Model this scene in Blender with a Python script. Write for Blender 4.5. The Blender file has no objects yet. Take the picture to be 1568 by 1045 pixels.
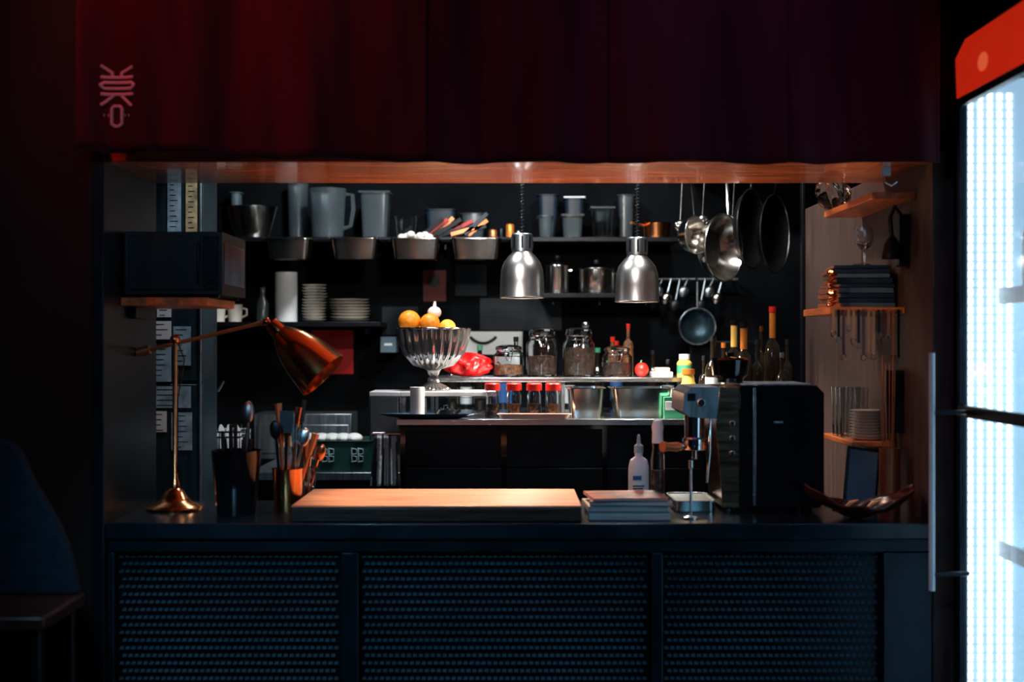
import bpy, bmesh, math, random
from mathutils import Matrix, Vector
random.seed(7)
F=2178.0; CH=1.5
def X(px,d): return (px-784)*d/F
def Z(py,d): return CH-(py-522.5)*d/F
sc=bpy.context.scene
sc.view_settings.view_transform='Standard'
# ------------------------------------------------------------ materials
def mat(name,col,rough=.5,metal=0,trans=0,emit=None,es=0,var=.2,ns=9,bump=0,coat=0,st=(1,1,1),col2=None,ior=1.45,sheen=0,rv=.0,spec=.5):
    m=bpy.data.materials.new(name); m.use_nodes=True
    nt=m.node_tree; b=nt.nodes['Principled BSDF']
    tc=nt.nodes.new('ShaderNodeTexCoord'); mp=nt.nodes.new('ShaderNodeMapping'); no=nt.nodes.new('ShaderNodeTexNoise')
    mp.inputs['Scale'].default_value=st; no.inputs['Scale'].default_value=ns; no.inputs['Detail'].default_value=5
    nt.links.new(tc.outputs['Object'],mp.inputs[0]); nt.links.new(mp.outputs[0],no.inputs['Vector'])
    cr=nt.nodes.new('ShaderNodeValToRGB')
    a=[max(0,c*(1-var)) for c in col]; c2=col2 if col2 else [min(1,c*(1+var)) for c in col]
    cr.color_ramp.elements[0].position=.35; cr.color_ramp.elements[1].position=.65
    cr.color_ramp.elements[0].color=(*a,1); cr.color_ramp.elements[1].color=(*c2,1)
    nt.links.new(no.outputs['Fac'],cr.inputs[0]); nt.links.new(cr.outputs[0],b.inputs['Base Color'])
    b.inputs['Roughness'].default_value=rough; b.inputs['Metallic'].default_value=metal
    b.inputs['Transmission Weight'].default_value=trans; b.inputs['IOR'].default_value=ior
    b.inputs['Specular IOR Level'].default_value=spec
    b.inputs['Coat Weight'].default_value=coat; b.inputs['Sheen Weight'].default_value=sheen
    if emit: b.inputs['Emission Color'].default_value=(*emit,1); b.inputs['Emission Strength'].default_value=es
    if rv:
        mr=nt.nodes.new('ShaderNodeMapRange'); mr.inputs[3].default_value=max(0.02,rough-rv); mr.inputs[4].default_value=rough+rv
        nt.links.new(no.outputs['Fac'],mr.inputs[0]); nt.links.new(mr.outputs[0],b.inputs['Roughness'])
    if bump:
        bp=nt.nodes.new('ShaderNodeBump'); bp.inputs['Strength'].default_value=bump; bp.inputs['Distance'].default_value=.01
        nt.links.new(no.outputs['Fac'],bp.inputs['Height']); nt.links.new(bp.outputs[0],b.inputs['Normal'])
    return m
steel=mat('brushed_steel',(.62,.66,.68),.24,1,st=(1,1,12),ns=12,var=.1,rv=.08)
alum=mat('satin_aluminium',(.55,.55,.55),.32,1,var=.04)
steel_d=mat('dull_steel',(.30,.34,.37),.36,1,st=(10,1,1),ns=10,rv=.1)
fridged=mat('dark_steel_door',(.035,.07,.09),.4,.7,st=(10,1,1),ns=6,rv=.08)
chrome=mat('chrome',(.75,.77,.8),.1,1,var=.05)
copper=mat('copper',(.85,.33,.13),.2,1,var=.15,rv=.08)
copper_s=mat('satin_copper',(.7,.24,.1),.38,.8,var=.2)
blackp=mat('black_plastic',(.005,.006,.008),.4,var=.3)
blackm=mat('black_metal',(.008,.010,.014),.34,.6,var=.3)
blackg=mat('black_gloss',(.004,.005,.007),.1,var=.2,coat=.5)
bluem=mat('blue_black_frame',(.009,.018,.028),.34,.5,var=.3,ns=5)
countm=mat('counter_laminate',(.008,.015,.022),.22,0,var=.3,ns=6,rv=.08)
meshm=mat('punched_steel',(.07,.17,.22),.40,.6,var=.25,ns=4)
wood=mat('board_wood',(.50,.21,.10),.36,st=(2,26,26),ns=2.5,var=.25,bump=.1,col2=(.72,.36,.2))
woods=mat('soffit_wood',(.45,.13,.045),.25,st=(1.2,18,18),ns=3,var=.5,bump=.08,rv=.06,coat=.3)
woodd=mat('dark_wood',(.06,.016,.010),.35,st=(3,20,20),ns=3,var=.4,bump=.1)
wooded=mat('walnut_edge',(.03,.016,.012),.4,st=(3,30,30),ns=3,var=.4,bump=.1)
shelfw=mat('orange_shelf_wood',(.75,.2,.05),.35,st=(14,2,14),ns=3,var=.3,bump=.1)
pink=mat('plywood_side_panel',(.08,.045,.038),.5,st=(12,12,1.5),ns=3,var=.25,bump=.06)
wallm=mat('dark_painted_wall',(.024,.014,.012),.8,var=.2,ns=3,bump=.1,spec=.2)
wallb=mat('kitchen_black_wall',(.003,.004,.0055),.8,var=.5,ns=4,spec=.08)
floorm=mat('dark_floor',(.03,.028,.03),.5,var=.3,ns=3,bump=.1)
ceilm=mat('dark_ceiling',(.02,.02,.025),.8,ns=3)
cloth=mat('red_noren_cloth',(.060,.007,.012),.9,var=.4,ns=3,st=(1.5,1,.25),bump=.12,sheen=.06,spec=.12)
logom=mat('logo_print',(.75,.42,.40),.8,var=.1)
glass=mat('clear_glass',(.93,.97,.98),.03,0,1,var=.02)
poly=mat('polycarbonate',(.42,.52,.57),.2,0,.9,var=.1)
ribg=mat('cut_crystal',(.3,.3,.31),.08,.75,.3,var=.3,ns=14)
glassd=mat('dark_bottle_glass',(.02,.015,.01),.06,0,.3,var=.2,coat=.4)
white=mat('white_paper',(.75,.78,.78),.6,var=.06)
whitep=mat('white_plastic',(.8,.82,.84),.35,var=.04)
ceram=mat('ceramic',(.68,.64,.57),.25,var=.1)
cream=mat('peach_tray',(.8,.5,.4),.35,var=.1)
redp=mat('red_plastic',(.55,.015,.010),.35,var=.2)
redbag=mat('red_plastic_bag',(.5,.008,.008),.22,var=.6,ns=30,bump=.9)
orange=mat('orange_peel',(.95,.27,.015),.42,var=.15,ns=60,bump=.25)
lemon=mat('lemon_peel',(.9,.5,.05),.45,var=.15,ns=50,bump=.2)
beans=mat('dark_beans',(.035,.014,.008),.5,var=.7,ns=60,bump=1)
spice=mat('brown_spice',(.14,.05,.015),.6,var=.6,ns=90,bump=.6)
amber=mat('amber_foil',(.85,.25,.04),.35,.5,var=.2)
yellow=mat('yellow_label',(.8,.5,.1),.5,var=.15)
green=mat('green_label',(.05,.3,.16),.5,var=.2)
greend=mat('crate_green',(.008,.05,.04),.45,var=.3)
blue=mat('blue_label',(.03,.12,.35),.5,var=.2)
bluec=mat('dark_blue_glaze',(.02,.045,.08),.2,var=.3)
greyp=mat('grey_paper',(.024,.03,.036),.7,var=.2,spec=.2)
yelp=mat('yellowed_paper',(.55,.42,.22),.6,var=.5,ns=25)
bluep=mat('blue_note_paper',(.3,.42,.48),.6,var=.35,ns=25)
ink=mat('black_ink',(.01,.01,.012),.6)
pagem=mat('book_pages',(.35,.36,.36),.7,st=(1,1,60),ns=6,var=.3)
greyblue=mat('blue_grey_cover',(.09,.15,.19),.5,var=.2)
coverm=mat('magazine_cover',(.05,.01,.01),.35,var=.9,ns=16,col2=(.55,.1,.05))
navy=mat('navy_notebook',(.012,.028,.05),.4,var=.3)
towelm=mat('towel_cloth',(.55,.6,.6),.9,var=.1,bump=.3,ns=80)
toweld=mat('towel_stripe',(.03,.05,.06),.9)
darkred=mat('dark_red_dish',(.08,.012,.010),.22,var=.5,ns=12,rv=.1)
garlic=mat('eggshell',(.85,.8,.72),.5,var=.06)
chairm=mat('navy_upholstery',(.006,.013,.024),.7,var=.2,bump=.2,ns=40,spec=.3)
stripm=mat('led_strip',(.9,.95,1),.4,emit=(.8,.93,1),es=4)
liner=mat('fridge_glowing_liner',(.72,.84,.9),.4,var=.04,emit=(.45,.75,1),es=.7)  # plain liner given emission to stand in for the lit interior
headm=mat('lit_red_header',(.4,.015,.01),.3,emit=(1,.03,.008),es=.42,var=.3)
headw=mat('lit_header_print',(.7,.12,.05),.3,emit=(1,.14,.05),es=.6)
bulbm=mat('warm_bulb',(1,.8,.6),.4,emit=(1,.78,.5),es=10)
nblack=mat('nonstick_coating',(.012,.012,.014),.3,.3,rv=.1)
steelin=mat('polished_steel',(.80,.77,.72),.16,1,rv=.06,var=.15)
bronze=mat('warm_brushed_panel',(.5,.3,.2),.22,1,rv=.08,var=.25,st=(1,1,10))
darkpost=mat('dark_red_poster',(.12,.008,.010),.6,var=.3)
# ------------------------------------------------------------ builder
class O:
    def __init__(s,name,bevel=0,smooth=35): s.n=name; s.b=bmesh.new(); s.m=[]; s.bev=bevel; s.sm=smooth
    def mi(s,m):
        if m not in s.m: s.m.append(m)
        return s.m.index(m)
    def face(s,vs,k):
        try: f=s.b.faces.new(vs); f.material_index=k; return f
        except ValueError: return None
    def box(s,x0,x1,y0,y1,z0,z1,m,T=None):
        k=s.mi(m); c=[Vector((x,y,z)) for z in(z0,z1) for y in(y0,y1) for x in(x0,x1)]
        if T: c=[T@v for v in c]
        v=[s.b.verts.new(p) for p in c]
        for q in((0,2,3,1),(4,5,7,6),(0,1,5,4),(2,6,7,3),(0,4,6,2),(1,3,7,5)): s.face([v[i] for i in q],k)
        return s
    def lathe(s,c,prof,m,seg=32,T=None,sx=1,sy=1,flute=0,nf=0):
        k=s.mi(m); rings=[]
        for r,z in prof:
            ring=[]
            for i in range(1 if r<1e-6 else seg):
                a=2*math.pi*i/seg; rr=r*(1+(flute*math.cos(nf*a) if flute else 0))
                p=Vector((rr*math.cos(a)*sx,rr*math.sin(a)*sy,z))
                if T: p=T@p
                ring.append(s.b.verts.new(p+Vector(c)))
            rings.append(ring)
        for a,b in zip(rings,rings[1:]):
            for i in range(seg):
                j=(i+1)%seg
                if len(a)==1 and len(b)==1: continue
                if len(a)==1: s.face([a[0],b[j],b[i]],k)
                elif len(b)==1: s.face([a[i],a[j],b[0]],k)
                else: s.face([a[i],a[j],b[j],b[i]],k)
        return s
    def tube(s,pts,r,m,seg=8,closed=False,flat=1):
        k=s.mi(m); P=[Vector(p) for p in pts]; n=len(P); rings=[]; up=None
        for i in range(n):
            if closed: t=(P[(i+1)%n]-P[i-1]).normalized()
            else: t=(P[min(i+1,n-1)]-P[max(i-1,0)]).normalized()
            if up is None: up=t.orthogonal().normalized()
            up=(up-t*up.dot(t)); up=up.normalized() if up.length>1e-6 else t.orthogonal().normalized()
            w=t.cross(up); rr=r[i] if isinstance(r,(list,tuple)) else r
            rings.append([s.b.verts.new(P[i]+(up*math.cos(2*math.pi*j/seg)+w*math.sin(2*math.pi*j/seg)*flat)*rr) for j in range(seg)])
        prs=list(zip(rings,rings[1:]))
        if closed: prs.append((rings[-1],rings[0]))
        for a,b in prs:
            for j in range(seg): s.face([a[j],a[(j+1)%seg],b[(j+1)%seg],b[j]],k)
        if not closed: s.face(rings[0][::-1],k); s.face(rings[-1],k)
        return s
    def ball(s,c,r,m,seg=20,T=None):
        rx,ry,rz=(r,r,r) if not isinstance(r,(tuple,list)) else r
        pr=[(max(0,math.sin(math.pi*i/12)),-math.cos(math.pi*i/12)) for i in range(13)]
        pr[0]=(0,-1); pr[-1]=(0,1)
        S=Matrix.Diagonal((rx,ry,rz,1))
        return s.lathe(c,pr,m,seg,T=(T@S if T else S))
    def prism(s,pts,a0,a1,m,axis='y',T=None):
        k=s.mi(m)
        def mk(p,a):
            v={'y':Vector((p[0],a,p[1])),'x':Vector((a,p[0],p[1])),'z':Vector((p[0],p[1],a))}[axis]
            return s.b.verts.new(T@v if T else v)
        A=[mk(p,a0) for p in pts]; B=[mk(p,a1) for p in pts]; n=len(pts)
        s.face(A,k); s.face(B[::-1],k)
        for i in range(n): s.face([A[i],A[(i+1)%n],B[(i+1)%n],B[i]],k)
        return s
    def sheet(s,f,nu,nv,m):
        k=s.mi(m); g=[[s.b.verts.new(f(i/nu,j/nv)) for j in range(nv+1)] for i in range(nu+1)]
        for i in range(nu):
            for j in range(nv): s.face([g[i][j],g[i+1][j],g[i+1][j+1],g[i][j+1]],k)
        return s
    def tub(s,x,y,z,w,d,h,m,tp=.85,t=.003,rim=.008,rr=.02,T=None):
        """open tapered rounded container; z=bottom"""
        k=s.mi(m)
        def loop(w,d,z,r):
            L=[]
            for cx,cy,a0 in((w/2-r,d/2-r,0),(-w/2+r,d/2-r,90),(-w/2+r,-d/2+r,180),(w/2-r,-d/2+r,270)):
                for q in range(5):
                    a=math.radians(a0+q*22.5); L.append(Vector((cx+r*math.cos(a),cy+r*math.sin(a),z)))
            if T: L=[T@p for p in L]
            return [s.b.verts.new(p+Vector((x,y,z0))) for p in L]
        z0=z
        Ls=[loop(w*tp,d*tp,0,rr*.8),loop(w,d,h-.002,rr),loop(w+rim*2,d+rim*2,h-.003,rr+rim*.7),loop(w+rim*2,d+rim*2,h,rr+rim*.7),loop(w-2*t,d-2*t,h,rr),loop(w*tp-2*t,d*tp-2*t,t,rr*.8)]
        for a,b in zip(Ls,Ls[1:]):
            n=len(a)
            for i in range(n): s.face([a[i],a[(i+1)%n],b[(i+1)%n],b[i]],k)
        s.face(Ls[0][::-1],k); s.face(Ls[-1],k); return s
    def done(s,normals=True,par=None):
        b=s.b
        if normals: bmesh.ops.recalc_face_normals(b,faces=b.faces)
        xs=[v.co for v in b.verts]
        c=Vector(((min(v.x for v in xs)+max(v.x for v in xs))/2,(min(v.y for v in xs)+max(v.y for v in xs))/2,min(v.z for v in xs)))
        for v in b.verts: v.co-=c
        me=bpy.data.meshes.new(s.n); b.to_mesh(me); b.free()
        for m in s.m: me.materials.append(m)
        me.shade_smooth()
        try: me.set_sharp_from_angle(angle=math.radians(s.sm))
        except Exception: pass
        o=bpy.data.objects.new(s.n,me); o.location=c; sc.collection.objects.link(o)
        if par is not None: o.parent=par; o.location=c-par.location
        if s.bev:
            md=o.modifiers.new('bevel','BEVEL'); md.width=s.bev; md.segments=2; md.limit_method='ANGLE'; md.angle_limit=math.radians(40)
        return o
def R(ax,deg): return Matrix.Rotation(math.radians(deg),4,ax)
def frame(d): return Vector((0,0,1)).rotation_difference(Vector(d).normalized()).to_matrix().to_4x4()
JL=-1.025; JR=1.065; CT=1.04; e=.0005
# ------------------------------------------------------------ room shell
O('floor').box(-3,3,-1.5,7,-.1,0,floorm).done()
O('ceiling').box(-3,3,-1.5,7,2.8,2.9,ceilm).done()
O('wall_back').box(-3,3,6.4,6.5,0,2.8,wallb).done()
O('wall_left').box(-3,-2.9,-1.5,6.4,0,2.8,wallm).done()
O('wall_right').box(2.9,3,-1.5,6.4,0,2.8,wallm).done()
w=O('wall_front'); w.box(-2.9,JL-.03,3.6,3.75,0,2.8,wallm); w.box(JR+.06,2.9,3.6,3.75,0,2.8,wallm); w.box(JL-.03,JR+.06,3.6,3.75,1.985,2.8,wallm); w.done()
O('trim_1',.003).box(JL-.03,JL,3.57,4.1,0,2.0,bluem).done()
O('wall_partition_left',.003).box(JL-.2,JL-.031,3.76,4.1,0,2.8,wallb).done()
O('wall_partition_right',.003).box(JR,JR+.055,3.6,5.2,0,1.98,pink).done()
O('trim_2',.002).box(JR-.012,JR-.001,5.16,5.2,1.235,2.2,blackm).done()
O('trim_3',.003).box(JL,JR,3.6,4.08,1.953,1.984,woods).done()
h=O('ceiling_hook')
h.box(JR-.1,JR-.08,3.7,3.72,1.93,1.9525,steel_d); h.tube([(JR-.09,3.71,1.93),(JR-.09,3.71,1.915),(JR-.075,3.71,1.905),(JR-.06,3.71,1.915)],.003,steel); h.done()
# ------------------------------------------------------------ counter
c=O('service_counter',.003)
c.box(JL+.001,JR-.002,3.585,4.1,1.0,CT,countm)
c.box(JL+.001,JR-.002,3.6,3.66,.0,.07,bluem)
c.box(JL+.001,JR-.002,3.6,3.66,.965,1.0,bluem)
for a,b in((JL+.001,X(175,3.6)),(X(522,3.6),X(549,3.6)),(X(997,3.6),X(1015,3.6)),(X(1352,3.6),JR-.002)): c.box(a,b,3.595,3.66,.07,.965,bluem)
c.box(JL+.01,JR-.01,3.66,4.08,.02,1.0,blackm)
counter=c.done()
g=O('punched_steel_panel')
for a,b in((X(175,3.6),X(522,3.6)),(X(549,3.6),X(997,3.6)),(X(1015,3.6),X(1352,3.6))):
    k=g.mi(meshm)
    g.box(a+.001,b-.001,3.632,3.64,.071,.964,blackm)
    z=.955; row=0
    while z>.08:
        x=a+.006+(row%2)*.0076
        while x+.0125<b-.002:
            p=[(x+.001,3.631,z),(x+.0105,3.631,z),(x+.0115,3.620,z-.006),(x,3.620,z-.006),(x+.001,3.631,z-.0085),(x+.0105,3.631,z-.0085)]
            v=[g.b.verts.new(q) for q in p]
            g.face([v[0],v[1],v[2],v[3]],k); g.face([v[3],v[2],v[5],v[4]],k)
            x+=.0152
        z-=.0195; row+=1
g.done(False,counter)
# ------------------------------------------------------------ curtain
seams=[125,395,655,930,1202,1432]
def cy(x,z):
    t=min(1,max(0,(2.74-z)/.5))
    fold=math.sin(x*21+z*1.5); fold=fold*abs(fold)**.4
    return 3.48+t*(.020*math.sin(x*8.5+.9+.3*z)+.018*fold+.007*math.sin(x*43-z*3)+.002*math.sin(x*90+z*8))
cu=O('noren_curtain',smooth=80)
bots=[232,243,250,251,250]
for i in range(5):
    x0=X(seams[i],3.5); x1=X(seams[i+1],3.5)
    def f(u,v,x0=x0,x1=x1,i=i):
        x=x0+(x1-x0)*u; zb=Z(bots[i]+(8*u if i<2 else 0)+2*math.sin(u*9),3.5); z=zb+(2.74-zb)*v
        ee=(.010 if i>1 else .001)*math.exp(-u*26)
        return Vector((x,cy(x,z)+ee*(1-v*.6),z))
    cu.sheet(f,80,30,cloth)
co=cu.done(False); md=co.modifiers.new('thick','SOLIDIFY'); md.thickness=.002; md.offset=1
rod=O('curtain_rod'); rod.tube([(X(110,3.5),3.49,2.757),(X(1445,3.5),3.49,2.757)],.012,blackm)
for xx in(-1.0,0,1.0): rod.box(xx-.01,xx+.01,3.485,3.599,2.752,2.763,blackm)
rod.done(par=co)
lg=O('curtain_logo')
def L(pts,closed=False,w=.0042):
    P=[]; n=len(pts)
    for i in range(n if closed else n-1):
        a=pts[i]; b=pts[(i+1)%n]
        for q in range(4): P.append((a[0]+(b[0]-a[0])*q/4,a[1]+(b[1]-a[1])*q/4))
    if not closed: P.append(pts[-1])
    P=[(X(p[0],3.49),Z(p[1],3.49)) for p in P]
    lg.tube([(x,cy(x,z)-.002,z) for x,z in P],w,logom,6,closed,1)
L([(155,101),(172,112),(172,118)]);L([(205,103),(186,112),(186,118)]);L([(155,119),(206,119)])
L([(160,127),(202,127),(207,131),(202,136),(160,136),(154,131)],True)
L([(155,145),(206,145)]); L([(174,147),(155,162)]); L([(186,147),(203,163)])
L([(174,163),(184,163),(187,167),(187,190),(182,194),(176,194),(171,190),(171,167)],True)
for xx in(160,166,192,198): L([(xx,175),(xx,179)],w=.0014)
lg.done(par=co)
# ------------------------------------------------------------ left: shelf + microwave
s=O('wall_shelf',.002); s.box(JL+.001,X(322,3.75),3.72,4.08,1.592,1.614,shelfw); s.box(JL+.001,JL+.02,3.8,4.0,1.56,1.592,blackm); s.done()
a=O('microwave_oven',.006)
x0,x1=JL+.006,X(340,3.74)
a.box(x0,x1,3.74,4.07,1.622,1.788,blackp)
a.box(x0+.012,x1-.055,3.734,3.74,1.634,1.776,blackp); a.box(x1-.05,x1-.008,3.735,3.74,1.634,1.776,blackm)
a.lathe((x1-.029,3.735,1.665),[(0,-.012),(.012,-.012),(.013,0)],blackm,16,T=R('X',-90)); a.tube([(x1-.06,3.725,1.65),(x1-.06,3.725,1.76)],.004,blackm)
for i in range(14): a.box(x1,x1+.003,3.77+i*.02,3.778+i*.02,1.65,1.76,steel_d)
for q in(x0+.02,x1-.03):
    for yy in(3.77,4.03): a.box(q,q+.015,yy,yy+.015,1.6145,1.622,blackp)
a.done()
fr=O('steel_refrigerator',.004); fx0,fx1=-1.62,X(309,4.6)
fr.box(fx0,fx1,4.62,4.84,.0,2.25,fridged); fr.box(fx0,fx1,4.6,4.618,.08,1.36,fridged); fr.box(fx0,fx1,4.6,4.618,1.37,2.2,fridged)
fr.tube([(fx1-.37,4.57,1.0),(fx1-.37,4.57,1.3)],.008,steel); fr.box(fx1-.376,fx1-.364,4.57,4.6,1.0,1.012,steel); fr.box(fx1-.376,fx1-.364,4.57,4.6,1.288,1.3,steel); fr.box(fx1-.010,fx1,4.592,4.6,.1,2.19,steel_d); fro=fr.done()
n=O('pinned_notes')
for (a0,a1,b0,b1,m) in((284,304,272,357,yelp),(256,277,278,357,bluep),(234,262,492,520,white),(265,292,500,560,bluep),(234,262,530,585,bluep),(236,292,592,625,bluep),(234,255,630,662,white),(240,262,470,486,white),(262,294,632,690,bluep)):
    n.box(X(a0,4.595),min(X(a1,4.595),fx1-.014),4.5965,4.598,Z(b1,4.595),Z(b0,4.595),m)
    for r in range(int((b1-b0)/8)):
        zz=Z(b0+5+r*8,4.595); n.box(X(a0+4,4.595),X(a0+4+random.uniform(.4,.85)*(a1-a0-6),4.595),4.596,4.5965,zz-.001,zz+.0012,ink)
n.done(par=fro)
# ------------------------------------------------------------ copper desk lamp
lx,ly=X(268,3.88),3.88
d=O('desk_lamp')
d.lathe((lx,ly,CT+.0005),[(0,0),(.076,0),(.078,.006),(.07,.014),(.045,.022),(.034,.034),(.026,.05),(.014,.058),(.012,.075),(.007,.085),(.007,.46),(0,.46)],copper)
d.ball((lx,ly,CT+.464),.014,copper)
a0=Vector((JL+.02,ly-.0,Z(538,3.88))); a1=Vector((X(408,3.88),ly,Z(493,3.88)))
d.tube([a0,a1],.0055,copper_s); d.lathe(a0,[(0,-.02),(.012,-.018),(.013,.018),(0,.02)],copper_s,16,T=frame(a1-a0))
d.tube([(lx+.012,ly-.01,CT+.45),(lx+.03,ly-.02,CT+.41),(lx+.01,ly-.012,CT+.3),(lx+.009,ly-.009,CT+.1)],.0022,blackp,6)
ax=Vector((.70,-.10,-.68)).normalized(); T=frame(ax)
d.ball(a1,.012,copper); lampp=a1+Vector((.012,0,-.004))
d.lathe(lampp,[(0,0),(.02,.002),(.023,.02),(.023,.035),(.034,.05),(.052,.085),(.065,.13),(.073,.19),(.075,.205),(.0735,.205),(.071,.19),(.063,.13),(.05,.085),(.03,.052),(0,.05)],copper,48,T=T)
d.ball(lampp+ax*.1,.022,bulbm)
d.done()
# ------------------------------------------------------------ left counter cups
def tumbler(name,x,y,h,r,m,r2=None):
    r2=r2 or r*.85
    return O(name).lathe((x,y,CT+.0005),[(0,0),(r2,0),(r,h-.003),(r+.002,h),(r-.002,h),(r2-.003,.004),(0,.004)],m)
t=tumbler('black_utensil_pot',X(362,3.78),3.78,.17,.066,blackg,.052)
for i in range(7):
    an=i*.9; xx=X(362,3.78)+.026*math.cos(an); yy=3.78+.026*math.sin(an); tx=.012*math.cos(an)
    t.tube([(xx*1.0,yy,CT+.01),(xx+tx,yy+.01*math.sin(an),CT+.2+.02*(i%3))],.005,blackp,8)
t.ball((X(378,3.78),3.80,CT+.27),(.016,.012,.03),steel_d); t.tube([(X(370,3.78),3.79,CT+.02),(X(378,3.78),3.80,CT+.25)],.004,steel_d)
t.done()
def ut(o,x,y,dx,dy,h,kind,m):
    p0=Vector((x,y,CT+.01)); p1=Vector((x+dx,y+dy,CT+h)); o.tube([p0,p1],.004,m,8); T=frame(p1-p0)
    if kind=='spoon': o.ball(p1+(p1-p0).normalized()*.02,(.016,.005,.026),m,T=T)
    elif kind=='spat': o.box(-.018,.018,-.002,.002,0,.06,m,T=Matrix.Translation(p1)@T)
    elif kind=='fork':
        for q in(-.009,0,.009): o.box(q-.002,q+.002,-.001,.001,0,.045,m,T=Matrix.Translation(p1)@T)
        o.box(-.011,.011,-.001,.001,-.006,.004,m,T=Matrix.Translation(p1)@T)
    elif kind=='handle': o.tube([p1,p1+(p1-p0).normalized()*.06],[.006,.011],m,10)
px_=X(436,3.8)
t=tumbler('copper_utensil_pot',px_,3.85,.115,.042,copper)
for i,(dx,h,k,m) in enumerate(((-.02,.2,'spoon',blackm),(-.02,.23,'handle',copper_s),(0,.21,'spat',blackm),(.03,.22,'handle',copper),(.045,.18,'spoon',steel),(-.022,.17,'spat',copper_s),(.015,.19,'fork',steel),(.05,.15,'handle',copper_s),(.02,.24,'handle',blackp))):
    ut(t,px_+(-.02+.006*i)*.7,3.85+(.010 if i%2 else -.010),dx*.8,.01*((i%3)-1)+.012,h,k,m)
t.done()
gj=X(468,4.07)
t=tumbler('glass_cutlery_jar',gj,4.062,.10,.033,glass,.03)
for i,(dx,h,k,m) in enumerate(((-.02,.13,'fork',copper),(.0,.14,'spoon',steel),(.03,.13,'fork',steel),(.05,.12,'spoon',copper),(-.01,.12,'handle',copper_s))):
    ut(t,gj+(i-2)*.006,4.062+(.01 if i%2 else -.01),dx*.6,0,h,k,m)
t.done()
# ------------------------------------------------------------ chopping board
b=O('chopping_board',.004)
bx0,bx1=X(440,3.63)+.012,X(890,3.63)
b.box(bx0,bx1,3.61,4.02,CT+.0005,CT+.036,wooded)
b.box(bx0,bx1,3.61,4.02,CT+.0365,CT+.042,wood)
b.done()
b=O('book_stack',.0015); x0,x1=X(900,3.64),X(1028,3.64)
for i,(h,dx,m,a) in enumerate(((.022,.0,greyblue,0),(.014,-.006,pagem,2),(.012,.004,greyblue,-3),(.008,-.004,coverm,5))):
    z=CT+.0005+[0,.0225,.037,.0495][i]; T=Matrix.Translation(((x0+x1)/2+dx,3.73,z))@R('Z',a)
    hw=(x1-x0)/2-.003*i
    b.box(-hw,hw,-.095,.095,0,.0015,m,T); b.box(-hw,hw,-.095,.095,h-.0015,h,m,T); b.box(-hw+.003,hw-.003,-.092,.092,.0015,h-.0015,pagem,T); b.box(-hw,-hw+.002,-.095,.095,0,h,m,T)
b.done()
sx=X(978,4.0)
b=O('sanitizer_bottle'); z=CT+.0005
b.lathe((sx,4.0,z),[(0,0),(.026,0),(.029,.006),(.029,.105),(.024,.125),(.011,.135),(.011,.145),(0,.145)],whitep,sy=.7)
b.lathe((sx,4.0,z),[(.0293,.03),(.0293,.09)],white,sy=.7)
b.lathe((sx,4.0,z+.145),[(0,0),(.013,0),(.013,.02),(.006,.026),(.004,.05),(0,.052)],bluep)
for (u0,u1,v,hh,m) in((-.018,.006,.07,.012,blue),(-.018,.014,.052,.003,ink),(-.018,.01,.045,.003,ink),(-.004,.018,.034,.006,redp)): b.box(sx+u0,sx+u1,3.978,3.981,z+v,z+v+hh,m)
b.done()
b=O('pepper_grinder'); sx=X(1007,3.96); z=CT+.0005
b.lathe((sx,3.96,z),[(0,0),(.019,0),(.02,.01),(.0195,.13),(.016,.16),(.016,.175),(0,.175)],glass); b.lathe((sx,3.96,z),[(0,.005),(.014,.005),(.014,.1),(0,.1)],beans)
b.lathe((sx,3.96,z+.1755),[(0,0),(.016,0),(.015,.03),(.017,.045),(.012,.062),(0,.066)],whitep); b.done()
b=O('milk_thermometer'); b.lathe((X(1058,3.68),3.68,CT+.0005),[(0,0),(.02,0),(.02,.004),(.004,.008),(.003,.13),(.006,.132),(.006,.15),(0,.151)],steel,20); b.done()
# ------------------------------------------------------------ espresso machine
m_=O('espresso_machine',.005); y0,y1=3.80,4.08
xr=X(1262,3.8); xm=X(1133,3.8); xf=X(1100,3.8); xh=X(1048,3.8); zt=1.381
for q in((xf+.03,y0+.04),(xr-.04,y0+.04),(xf+.03,y1-.04),(xr-.04,y1-.04)): m_.lathe((q[0],q[1],CT+.0005),[(0,0),(.016,0),(.014,.014),(0,.014)],blackp,16)
m_.prism([(xm,1.054),(xr-.012,1.054),(xr,1.07),(xr,zt-.02),(xr-.02,zt),(xm,zt)],y0,y1,blackg)
m_.box(xm+.035,xm+.043,y0-.002,y0,1.06,zt-.006,steel)  # bright strip added in place of a highlight on the black body
m_.prism([(xf+.012,1.054),(xm-.0005,1.054),(xm-.0005,zt-.004),(xf+.004,zt-.004),(xf-.006,1.28)],y0+.004,y1-.004,bronze)
m_.prism([(xf-.001,1.29),(xf+.003,zt-.004),(xh+.02,zt-.004),(xh,zt-.02),(xh-.004,1.31),(xh+.015,1.296)],y0+.004,y1-.004,steel_d)
m_.box(xh+.008,xh+.03,y0+.0,y0+.0035,1.34,1.36,blackm); m_.lathe((xh+.045,y0+.004,1.335),[(0,.01),(.010,.01),(.012,0),(0,0)],chrome,20,T=R('X',90))
m_.box(xm+.004,xr-.03,y0+.02,y1-.02,zt,zt+.004,steel_d)
gx=xh+.035; GY=3.86
m_.lathe((gx,GY,1.205),[(0,0),(.032,0),(.034,.012),(.034,.03),(.028,.034),(.028,.095),(0,.095)],chrome)
m_.tube([(gx-.02,GY,1.215),(gx-.045,GY-.015,1.214)],.007,chrome,12)
m_.tube([(gx-.038,GY-.012,1.214),(gx-.05,GY-.018,1.214),(gx-.075,GY-.03,1.215),(gx-.092,GY-.04,1.216)],[.010,.013,.011,.015],copper_s,14)
m_.tube([(gx,GY,1.205),(gx,GY,1.18)],.008,chrome,12)
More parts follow.
